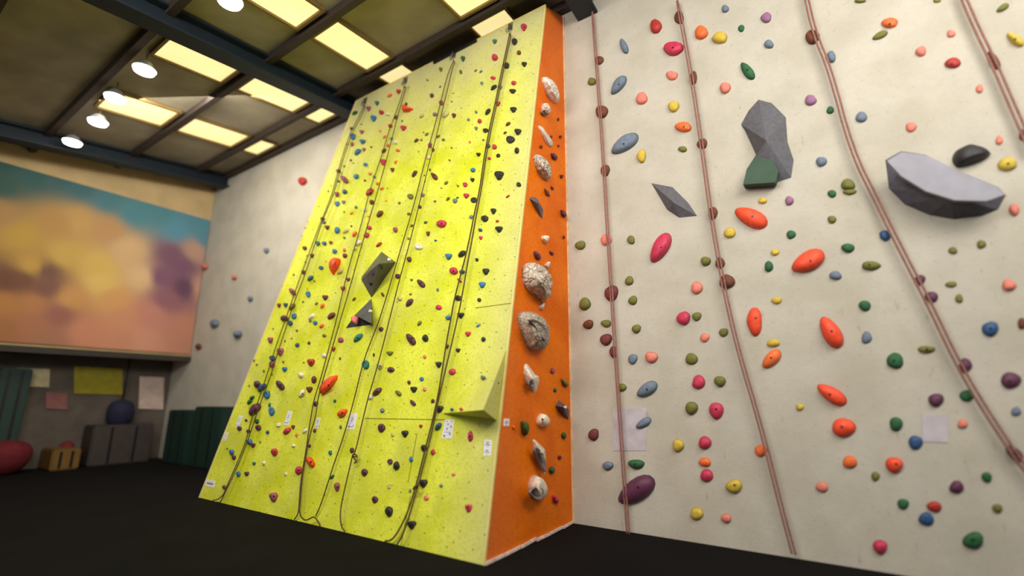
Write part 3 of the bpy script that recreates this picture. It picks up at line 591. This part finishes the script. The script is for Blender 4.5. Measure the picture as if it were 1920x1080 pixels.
# ------------------------------------------------------------------ the tower
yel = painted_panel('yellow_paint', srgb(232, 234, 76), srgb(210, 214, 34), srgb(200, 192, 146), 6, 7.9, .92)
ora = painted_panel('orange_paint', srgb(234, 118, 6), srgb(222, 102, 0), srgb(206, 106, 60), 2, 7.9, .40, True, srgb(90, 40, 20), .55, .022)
tower = empty('climbing_tower', vec((PA.x, PA.y, 0)), 'tall leaning box-shaped climbing tower, yellow front and orange side', 'climbing wall')
def tw(o): return child_of(tower, o)
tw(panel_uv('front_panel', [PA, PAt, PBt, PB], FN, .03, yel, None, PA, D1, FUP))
inS = PA + D2 * 1.93
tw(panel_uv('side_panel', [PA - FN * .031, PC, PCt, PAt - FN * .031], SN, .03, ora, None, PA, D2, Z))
bm = bmesh.new()
LBt = PBt + D2 * 1.0; LB = vec((PB.x, PB.y, 0)) + D2 * 1.9
prism(bm, [PAt - FN * .04, PCt - SN * .05, PCt + D1 * 4.2, PBt - FN * .04], Z, .03)
tw(obj('top_cap', bm, plain('plywood_cap', srgb(60, 50, 44), .8), None, vec((0, 0, 0))))
trim_m = plain('bare_ply_edge', srgb(214, 186, 150), .7, 0, .2, 12)
palet_m = plain('pale_edge', srgb(222, 204, 128), .7, 0, .1, 6)
bm = bmesh.new(); bar(bm, PA + FN * .006, PAt + FN * .006, .022, .014, FN); tw(obj('corner_trim', bm, palet_m, None, vec((0, 0, 0))))
bm = bmesh.new(); bar(bm, PB + FN * .004, PBt + FN * .004, .03, .012, FN); tw(obj('left_trim', bm, palet_m, None, vec((0, 0, 0))))
bm = bmesh.new(); bar(bm, PC + SN * .0 - D2 * .0, PCt, .05, .05, SN); tw(obj('rear_trim', bm, trim_m, None, vec((0, 0, 0))))
bm = bmesh.new()
for k in range(6):
    a = PA.lerp(PC, k / 6 + .004); b_ = PA.lerp(PC, (k + 1) / 6 - .002); o_ = .014 + .004 * (k % 2)
    bar(bm, a + SN * o_ + Z * .014, b_ + SN * o_ + Z * (.014 + .008 * (k % 3)), .02, .028, Z)
tw(obj('base_trim', bm, plain('chipped_base', srgb(222, 200, 184), .7, 0, .3, 20), None, vec((0, 0, 0))))
bm = bmesh.new(); bar(bm, PAt + FN * .004, PBt + FN * .004, .018, .02, FN); tw(obj('top_trim', bm, palet_m, None, vec((0, 0, 0))))
bm = bmesh.new()
a = hit(813, 117, PA, FN, .03); b_ = hit(893, 75, PA, FN, .03); bar(bm, a, b_, .05, .03, FN)
tw(obj('top_bracket', bm, BOLT, None, vec((0, 0, 0))))
# seams between the panels
seam_m = plain('seam', srgb(128, 120, 20), .8)
for (x0, y0), (x1, y1) in (((684, 784.5), (836, 787)), ((891, 577.5), (962, 568)), ((752, 1022), (770, 930)), ((765, 905), (782, 812))):
    bm = bmesh.new(); bar(bm, hit(x0, y0, PA, FN, .0015), hit(x1, y1, PA, FN, .0015), .009, .003, FN); tw(obj('seam', bm, seam_m, None, vec((0, 0, 0))))
# the yellow wedge that juts out beside the orange side
a = hit(951, 651, PA, FN); b_ = hit(830, 775, PA, FN); c_ = hit(931, 788, PA, FN); pk = hit(906, 768.5, PA, FN, .42)
bm = bmesh.new(); V = [bm.verts.new(p) for p in (a, b_, c_, pk)]
for f in ((0, 1, 3), (0, 3, 2), (1, 2, 3), (0, 2, 1)): bm.faces.new([V[i] for i in f])
bmesh.ops.recalc_face_normals(bm, faces=bm.faces)
uvl = bm.loops.layers.uv.new('UVMap')
for f in bm.faces:
    for l in f.loops: d = l.vert.co - PA; l[uvl].uv = (d.dot(D1) + .12, d.dot(FUP))
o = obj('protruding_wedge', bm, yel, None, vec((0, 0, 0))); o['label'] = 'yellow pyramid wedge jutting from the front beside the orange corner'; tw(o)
WP = pk; WN = (b_ - a).cross(pk - a).normalized()
if WN.dot(FN) < 0: WN = -WN

# grey volumes on the yellow front
def volume(base, tops, faces, label, k=7.2, org=(520, 450)):
    P = [hit(org[0] + u / k, org[1] + v / k, PA, FN) for u, v in base] + [hit(org[0] + u / k, org[1] + v / k, PA, FN, h) for u, v, h in tops]
    c = sum(P[:len(base)], Vector()) / len(base)
    bm = bmesh.new(); V = [bm.verts.new(p - c) for p in P]
    for f in faces: bm.faces.new([V[i] for i in f])
    bmesh.ops.recalc_face_normals(bm, faces=bm.faces)
    m_ = HM.setdefault('vol', plain('volume_grey', srgb(68, 67, 72), .4, 0, .35, 6, .4, 30))
    o = obj('climbing_volume', bm, m_, None, c); tag(o, label, 'volume', 'grey volumes on the yellow front')
    return o, c
def bolts(o, c, pts, mat, nm='bolt'):
    for (x, y, h, r) in pts:
        p = hit(x, y, PA, FN, h) - c; b = bmesh.new(); cyl(b, p - FN * .02, p + FN * .012, r, 10); q = obj(nm, b, mat, o)
        q['label'] = 'bright bolt head' if mat is BOLTW else 'dark bolt hole'
o, c = volume([(1405, 155), (1140, 495), (1135, 540), (1270, 780), (1600, 300)], [(1372, 320, .34)], [(0, 1, 5), (1, 2, 5), (2, 3, 5), (3, 4, 5), (4, 0, 5), (4, 3, 2, 1, 0)],
              'large dark grey diamond-shaped volume in the middle of the yellow front')
bolts(o, c, [(729.5, 486.6, .14, .022)], BOLTW); bolts(o, c, [(714, 501, .30, .026), (700, 513, .20, .026), (694, 532, .12, .022)], BOLT, 'bolt_hole')
q = (896, 548)
o, c = volume([(895, 135), (475, 545), (245, 885), (940, 785)], [(500, 560, .07), (885, 762, .30)], [(0, 1, 4, 5), (1, 2, 4), (2, 3, 5, 4), (3, 0, 5), (3, 2, 1, 0)],
              'smaller dark grey triangular volume directly below the diamond-shaped one', 13.5, (630, 550))
bolts(o, c, [(694, 583, .22, .02)], BOLTW)
bm, c = hold_mesh([hit(630 + u / 13.5, 550 + v / 13.5, PA, FN, .10) for u, v in smooth_loop(resample([(480, 590), (560, 580), (575, 640), (555, 720), (540, 790), (480, 780), (460, 700)], 20), 1)],
                  hit(668.5, 600, PA, FN, .10), FN, .09, 0, 77)
tag(obj('climbing_hold', bm, plain('salmon_hold', srgb(232, 120, 116), .6, 0, .1, 20), None, c, smooth=True), 'salmon pink hold fixed under the edge of the lower grey triangular volume', 'climbing hold')

# ropes with their anchors
def rp(x, y, off): return hit(x, y, PA, FN, off)
ON = ['leftmost', 'second', 'third', 'rightmost']
for i, strands in enumerate(ROPES):
    L = []
    for j, s in enumerate(strands):
        n_ = len(s)
        L.append([rp(x, y, .06 + (.035 if j else 0) - (.03 if k == n_ - 1 else 0)) for k, (x, y) in enumerate(s)])
    loop = L[0][::-1] + [rp(*ANCHORS[i], .075)] + L[1]
    loop = [vec((p.x, p.y, max(p.z, .02))) for p in loop]
    o = tube('climbing_rope', [loop], .0085 if i < 3 else .010, ROPE)
    tag(o, f'{ON[i]} of the four dark brown doubled climbing ropes hanging down the yellow front', 'rope', 'climbing ropes on the yellow front')
    p = rp(*ANCHORS[i], .0)
    e_ = empty('top_anchor', p, f'small metal top anchor that the {ON[i]} rope on the yellow front runs through', 'anchor', 'rope anchors at the top of the yellow front')
    bm = bmesh.new(); box(bm, FN * .006 + FUP * .13, (D1, FUP, FN), .08, .16, .012); box(bm, FN * .03 + FUP * .13, (D1, FUP, FN), .03, .05, .05); obj('plate', bm, STEEL, e_)
    for sgn in (-1, 1):
        pts = [FUP * (.04 + .055 * math.cos(a)) + D1 * (.018 * sgn + .028 * math.sin(a)) + FN * .05 for a in [k * math.pi / 5 for k in range(10)]]
        cb = tube('carabiner', [pts + pts[:2]], .006, STEEL, e_)
    tube('chain', [[FUP * .15 + FN * .04, FUP * .11 + FN * .055, FUP * .085 + FN * .05]], .009, STEEL, e_)
tag(tube('knotted_rope_end', [[rp(661, 853, .07), rp(666, 851, .08), rp(671, 857, .08), rp(665, 856, .09), rp(660, 854, .08), rp(666, 862, .07), rp(669, 866, .08), rp(664, 868, .07)]], .009, ROPE),
    'short knotted tail of rope on the third rope in the lower part of the front', 'rope knot')
tag(tube('knotted_rope_end', [[rp(775, 917, .12), rp(780, 912, .13), rp(784, 908, .12), rp(779, 915, .11), rp(776, 912, .12)]], .012, ROPE),
    'small knot beside the rightmost rope above the floor', 'rope knot')

# notices
def notice(quad, p, n, label, kind, k):
    P = [hit(x, y, p, n, .004) for x, y in quad]; c = sum(P, Vector()) / 4
    e_ = empty('notice', c, label, 'notice', 'notices fixed to the tower')
    bm = bmesh.new(); prism(bm, [q - c for q in P], n, .006); obj('card', bm, PAPER, e_)
    def uvp(u, v, off=.0012): return P[0].lerp(P[1], u).lerp(P[3].lerp(P[2], u), v) + n * off - c
    def stroke(nm, mat, segs):
        b = bmesh.new()
        for u0, v0, u1, v1 in segs:
            pts = [uvp(u0, v0), uvp(u1, v0), uvp(u1, v1), uvp(u0, v1)]; prism(b, pts, n, .001)
        obj(nm, b, mat, e_)
    rng = random.Random(k)
    def word(u0, u1, v0, v1):
        out = []; u = u0
        while u < u1:
            wl = min((u1 - u0) * rng.uniform(.08, .14), u1 - u)
            a = v0 + (v1 - v0) * rng.choice([0, .25, .3]); out.append((u, a, u + wl * .75, v1)); u += wl
        return out
    if kind == 'route':
        segs = [(.30, .2 + .10 * q, .70, .2 + .10 * q + .02) for q in range(5)]
        stroke('text_lines', INK_L, segs)
        stroke('drawing', INK, [(.42, .28, .56, .33), (.5, .36, .6, .40), (.38, .46, .52, .50), (.14, .80, .34, .86), (.48, .82, .74, .86), (.74, .70, .82, .79)])
    elif kind == 'big':
        stroke('text_lines', INK_L, [(.12, .20 + .12 * q, .88, .215 + .12 * q) for q in range(6)] + [(.2, .64, .8, .68)])
        stroke('heading', INK, word(.14, .34, .06, .10) + word(.62, .86, .06, .10))
        stroke('drawing', INK, [(.36, .20, .48, .27), (.70, .31, .82, .40), (.34, .44, .44, .53), (.70, .70, .80, .80), (.12, .84, .34, .87), (.18, .87, .34, .90), (.24, .90, .32, .94)])
    elif kind == 'warning':
        stroke('text_lines', INK, word(.26, .76, .12, .17) + word(.16, .84, .27, .34) + word(.38, .66, .41, .425) + word(.24, .72, .64, .71) + word(.08, .86, .76, .82) + word(.36, .6, .90, .925))
        stroke('red_text', INK_R, word(.36, .62, .20, .245) + word(.5, .84, .295, .335))
        stroke('fold_line', INK_L, [(.06, .505, .94, .515)])
    elif kind == 'small_warning':
        stroke('red_text', INK_R, word(.22, .76, .34, .48))
        stroke('text_lines', INK, word(.12, .88, .58, .66) + word(.4, .62, .84, .92) + word(.4, .6, .1, .16))
    elif kind == 'name':
        stroke('lettering', INK, word(.18, .88, .36, .60))
    return e_
NL = [('narrow white notice under the big purple hold at the left edge of the front', 'route'), ('small white notice on the far left edge of the yellow front', 'route'),
      ('white notice between the leftmost and second ropes', 'route'), ('narrow white notice just right of the second rope', 'route'),
      ('white notice touching the third rope', 'route'), ('largest white notice, under the protruding yellow wedge', 'big'),
      ('two-part white warning notice near the orange corner', 'warning'), ('small white name card at the bottom left corner of the front', 'name')]
for k, (q, (lb, kd)) in enumerate(zip(SIGNS_FRONT, NL)): notice(q, PA, FN, lb, kd, k)
notice(SIGN_SIDE, PA, SN, 'small white warning notice with red text on the orange side', 'small_warning', 20)

# ------------------------------------------------------------------ holds
def rope_x(line, y):
    for (x0, y0), (x1, y1) in zip(line, line[1:]):
        if min(y0, y1) <= y <= max(y0, y1) and y0 != y1: return x0 + (x1 - x0) * (y - y0) / (y1 - y0)
    return line[0][0] + (line[0][1] - y) * .3 if y < line[0][1] else line[-1][0]
def front_strip(x, y):
    k = sum(x > rope_x(r[0], y) for r in ROPES)
    return ['left of the leftmost rope', 'between first and second ropes', 'between second and third ropes', 'between third and rightmost ropes', 'right of the rightmost rope'][k]
def back_strip(x, y):
    if x < 700: return 'cream wall left of tower'
    k = sum(x > rope_x(r, y) for r in BACK_ROPES[:3])
    return ['cream wall beside the tower', 'cream wall, first to second rope', 'cream wall, second to long rope', 'cream wall, right of long rope'][k]
build_holds(FRONT, PA, FN, front_strip, 'holds on the yellow front', 8.6, (5.5, 9, 13))
build_holds(WEDGE, WP, WN, lambda x, y: 'on the protruding yellow wedge', 'holds on the yellow front', 99, (5.5, 9, 13))
build_holds(SIDE, PA, SN, lambda x, y: 'on the orange side', 'holds on the orange side', 0, (6, 10, 16), .55)
build_holds(BACK, PC, BN, back_strip, 'holds on the cream back wall', 19, (15, 20, 30), .40, grow=.87)
for o, c, ol, top, H in build_polys(POLYS_FRONT, PA, FN, 'holds on the yellow front'):
    b = bmesh.new(); tp = top - c + FN * H * .93; cyl(b, tp, tp + FN * .012, .013, 8); q = obj('bolt', b, BOLT, o); q['label'] = 'dark fixing bolt'
hollow_m = plain('hollow_grey', srgb(124, 108, 104), .8, 0, .2, 14, .4, 60)  # shade of hollows and undersides put into the colour
def hollow(o, c, txt, x0, y0, lift, name, lab):
    k = 7.2; px = smooth_loop(resample([tuple(float(a) for a in q.split(',')) for q in txt.split()], 24), 1)
    P = [hit(x0 + a / k, y0 + b / k, PA, SN, lift) - c for a, b in px]
    bm = bmesh.new(); m_ = sum(P, Vector()) / len(P)
    A = [bm.verts.new(p + SN * .008) for p in P]; B = [bm.verts.new(p.lerp(m_, .05) + SN * .010) for p in P]; D = [bm.verts.new(p.lerp(m_, .35) - SN * .06) for p in P]
    E = bm.verts.new(m_ - SN * .075); base = [bm.verts.new(p - SN * .02) for p in P]
    n = len(P)
    for i in range(n):
        j = (i + 1) % n
        bm.faces.new((A[i], A[j], B[j], B[i])); bm.faces.new((B[i], B[j], D[j], D[i])); bm.faces.new((D[i], D[j], E)); bm.faces.new((base[i], base[j], A[j], A[i]))
    bmesh.ops.recalc_face_normals(bm, faces=bm.faces)
    q = obj(name, bm, hollow_m, o, smooth=True); q['label'] = lab
for o, c, ol, top, H in build_polys(POLYS_SIDE, PA, SN, 'large features on the orange side'):
    l = o['label']
    if l.startswith('large clam'): hollow(o, c, '205,350 290,345 380,390 450,460 484,530 478,600 452,655 405,600 345,500 270,400', 960, 550, .225, 'slot', 'deep dark slot')
    if l.startswith('tall white crescent'): hollow(o, c, '295,200 350,215 410,290 445,390 460,520 450,560 420,500 370,380 310,270', 960, 810, .10, 'hollow', 'grey hollow')
    if l.startswith('white egg'): hollow(o, c, '235,800 290,755 350,735 410,760 428,820 410,900 370,918 310,905 260,860', 960, 810, .15, 'hollow', 'grey scooped hollow')
    if l.startswith('white tooth'): hollow(o, c, '225,395 250,360 285,375 295,430 285,475 255,470 230,440', 960, 660, .11, 'dimple', 'round dimple')
    if l.startswith('small white knob'): hollow(o, c, '405,560 450,545 500,580 480,618 430,605', 960, 130, .05, 'hollow', 'grey shaded underside')  # grey patch carrying the shade of the underside in its colour
    if l.startswith('dark grey faceted'):
        b = bmesh.new(); p = hit(960 + 706 / 7.2, 660 + 745 / 7.2, PA, SN, .12) - c; cyl(b, p, p + SN * .03, .016, 10); q = obj('bolt', b, BOLTW, o); q['label'] = 'bright bolt head'
for o, c, ol, top, H in build_polys(POLYS_BACK, PC, BN, 'large volumes on the cream wall'):
    if o['label'].startswith('very large'):
        # flat pale plate across the top of the half moon
        px = [(520, 905), (600, 855), (740, 872), (900, 952), (1140, 1050), (1180, 1095), (1080, 1130), (900, 1125), (740, 1075), (600, 990)]
        P = [hit(1490 + a / 3, b_ / 3, PC, BN, .31) - c for a, b_ in px]
        bm = bmesh.new(); prism(bm, P, BN, .05)
        q = obj('face_plate', bm, plain('pale_plate', srgb(152, 150, 160), .75, 0, .08), o); q['label'] = 'pale grey flat face'
    if o['label'].startswith('tall dark'):
        px = [(1020, 950), (1070, 880), (1160, 900), (1200, 960), (1180, 1025), (1000, 1038)]
        P = [hit(1060 + a / 3, b_ / 3, PC, BN, .15) - c for a, b_ in px]
        bm = bmesh.new(); prism(bm, P, BN, .13)
        q = obj('foot_block', bm, plain('dark_green_paint', srgb(52, 78, 58), .7), o); q['label'] = 'dark green foot'
RL = ['brown climbing rope on the cream wall nearest the tower', 'faint brown climbing rope left of centre on the cream wall', 'long reddish climbing rope slanting down to the right on the cream wall', 'short reddish rope at the top right corner of the cream wall']
for i, s in enumerate(BACK_ROPES):
    pts = [hit(x, y, PC, BN, .09) for x, y in s]
    tag(tube('climbing_rope', [pts[::-1] + [p + D1 * .035 - BN * .01 for p in pts]], .011, ROPE_R), RL[i], 'rope', 'climbing ropes on the cream wall')
for q, lb in (([(1150, 765), (1212, 765), (1212, 845), (1150, 845)], 'pale paper notice on the cream wall near the tower'), ([(1728, 775), (1778, 778), (1778, 830), (1730, 828)], 'square white paper notice low on the cream wall, right part')):
    P = [hit(x, y, PC, BN, .006) for x, y in q]; bm = bmesh.new(); prism(bm, P, BN, .005)
    tag(obj('paper_notice', bm, plain('paper_lilac', srgb(186, 178, 184), .7), None), lb, 'notice')

# ------------------------------------------------------------------ far left, under the mural
def lw(x, y, back=.9): return hit(x, y, wpt(0, 1, back), MN)
def board(name, px, col, th, label, cat, back=.96, parts=None):
    P = [lw(x, y, back) for x, y in px]; c = sum(P, Vector()) / len(P)
    bm = bmesh.new(); prism(bm, [p - c for p in P], MN, th)
    o = obj(name, bm, plain(name + '_' + cat.replace(' ', '_') + str(len(bpy.data.materials)), srgb(*col), .7, 0, .15), None, c)
    tag(o, label, cat); return o, c
board('banner', [(139, 686), (230, 692), (230, 740), (139, 738)], (146, 134, 14), .03, 'yellow banner hanging on the wall under the mural', 'banner')
board('notice_board', [(32, 690), (94, 692), (92, 726), (30, 724)], (190, 176, 134), .03, 'pale cream notice board at the left under the mural', 'notice board')
board('poster', [(262, 706), (308, 708), (306, 768), (260, 766)], (196, 172, 158), .01, 'pale beige poster beside the corner of the back wall', 'poster')
board('poster', [(86, 735), (126, 737), (126, 768), (86, 766)], (130, 80, 74), .01, 'dusty pink poster below the cream notice board', 'poster')
def blob(name, pc, rx, ry, rz, col, label, cat, z0=None):
    bm = bmesh.new(); bmesh.ops.create_uvsphere(bm, u_segments=20, v_segments=12, radius=1)
    for v in bm.verts:
        k = 1 + .08 * noise.noise(v.co * 2 + pc)
        v.co = vec((v.co.x * rx * k, v.co.y * ry * k, v.co.z * rz * (1 - .25 * max(0, v.co.z))))
    o = obj(name, bm, plain(name + '_cloth', srgb(*col), .85, 0, .2, 6, .4, 20), None, pc, smooth=True); tag(o, label, cat); return o
p = lw(226, 772, .75); o = blob('punch_bag', p, .30, .30, .42, (28, 28, 54), 'dark navy hanging bag between the banner and the pale poster', 'bag')
tube('strap', [[vec((0, 0, .25)), vec((0, 0, 2.7 - p.z))]], .02, BOLT, o)
p = lw(22, 806, .25); blob('beanbag', vec((p.x, p.y, .40)), .42, .42, .42, (100, 14, 26), 'dark red beanbag at the far left edge on the floor', 'beanbag')
def mat_block(name, x0, x1, ytop, plane, depth, col, label, cat, base=0.0):
    p0, n = plane; a = hit(x0, 840, p0, n, .02); b_ = hit(x1, 840, p0, n, .02); h = hit((x0 + x1) / 2, ytop, p0, n, .02).z
    a.z = b_.z = 0; c = (a + b_) / 2
    d = (b_ - a); L = d.length; d.normalize(); r = .03
    e_ = empty(name, c, label, cat)
    bm = bmesh.new(); cc = n * (depth / 2) + Z * (base + (h - base) / 2)
    box(bm, cc, (d, n, Z), L, depth, h - base); bmesh.ops.bevel(bm, geom=bm.edges[:], offset=r, segments=2, affect='EDGES')
    obj('body' if name == 'counter' else 'padding', bm, plain(name + str(len(bpy.data.materials)), srgb(*col), .6, 0, .15), e_)
    for f in (.3, .7):
        bm = bmesh.new(); bar(bm, cc + d * (L * (f - .5)) + n * (depth / 2 + .005) - Z * ((h - base) / 2 - .05), cc + d * (L * (f - .5)) + n * (depth / 2 + .005) + Z * ((h - base) / 2 - .05), .05, .01, n)
        obj('batten' if name == 'counter' else 'strap', bm, BOLT, e_)
    return e_
PLB = (PC, BN); PLM = (wpt(0, 1, .95), MN)
mat_block('crash_mat', 383, 436, 762, PLB, .35, (14, 46, 36), 'dark green crash mat against the cream wall, nearer the tower', 'crash mat')
mat_block('crash_mat', 334, 376, 768, PLB, .35, (14, 46, 36), 'dark green crash mat against the cream wall by the far corner', 'crash mat')
mat_block('crash_mat', -40, 24, 690, PLM, .3, (14, 46, 36), 'tall dark green crash mat at the far left edge under the mural', 'crash mat')
mat_block('crash_mat', 78, 130, 838, PLM, .9, (110, 76, 18), 'low mustard yellow mat on the floor under the mural', 'crash mat')
p = lw(132, 800, .9); blob('stuff_sack', vec((p.x, p.y, .32)), .16, .16, .36, (110, 24, 26), 'small dark red sack standing right of the mustard mat', 'sack')
mat_block('counter', 150, 262, 795, PLM, .7, (58, 48, 43), 'long brown counter under the yellow banner', 'counter')
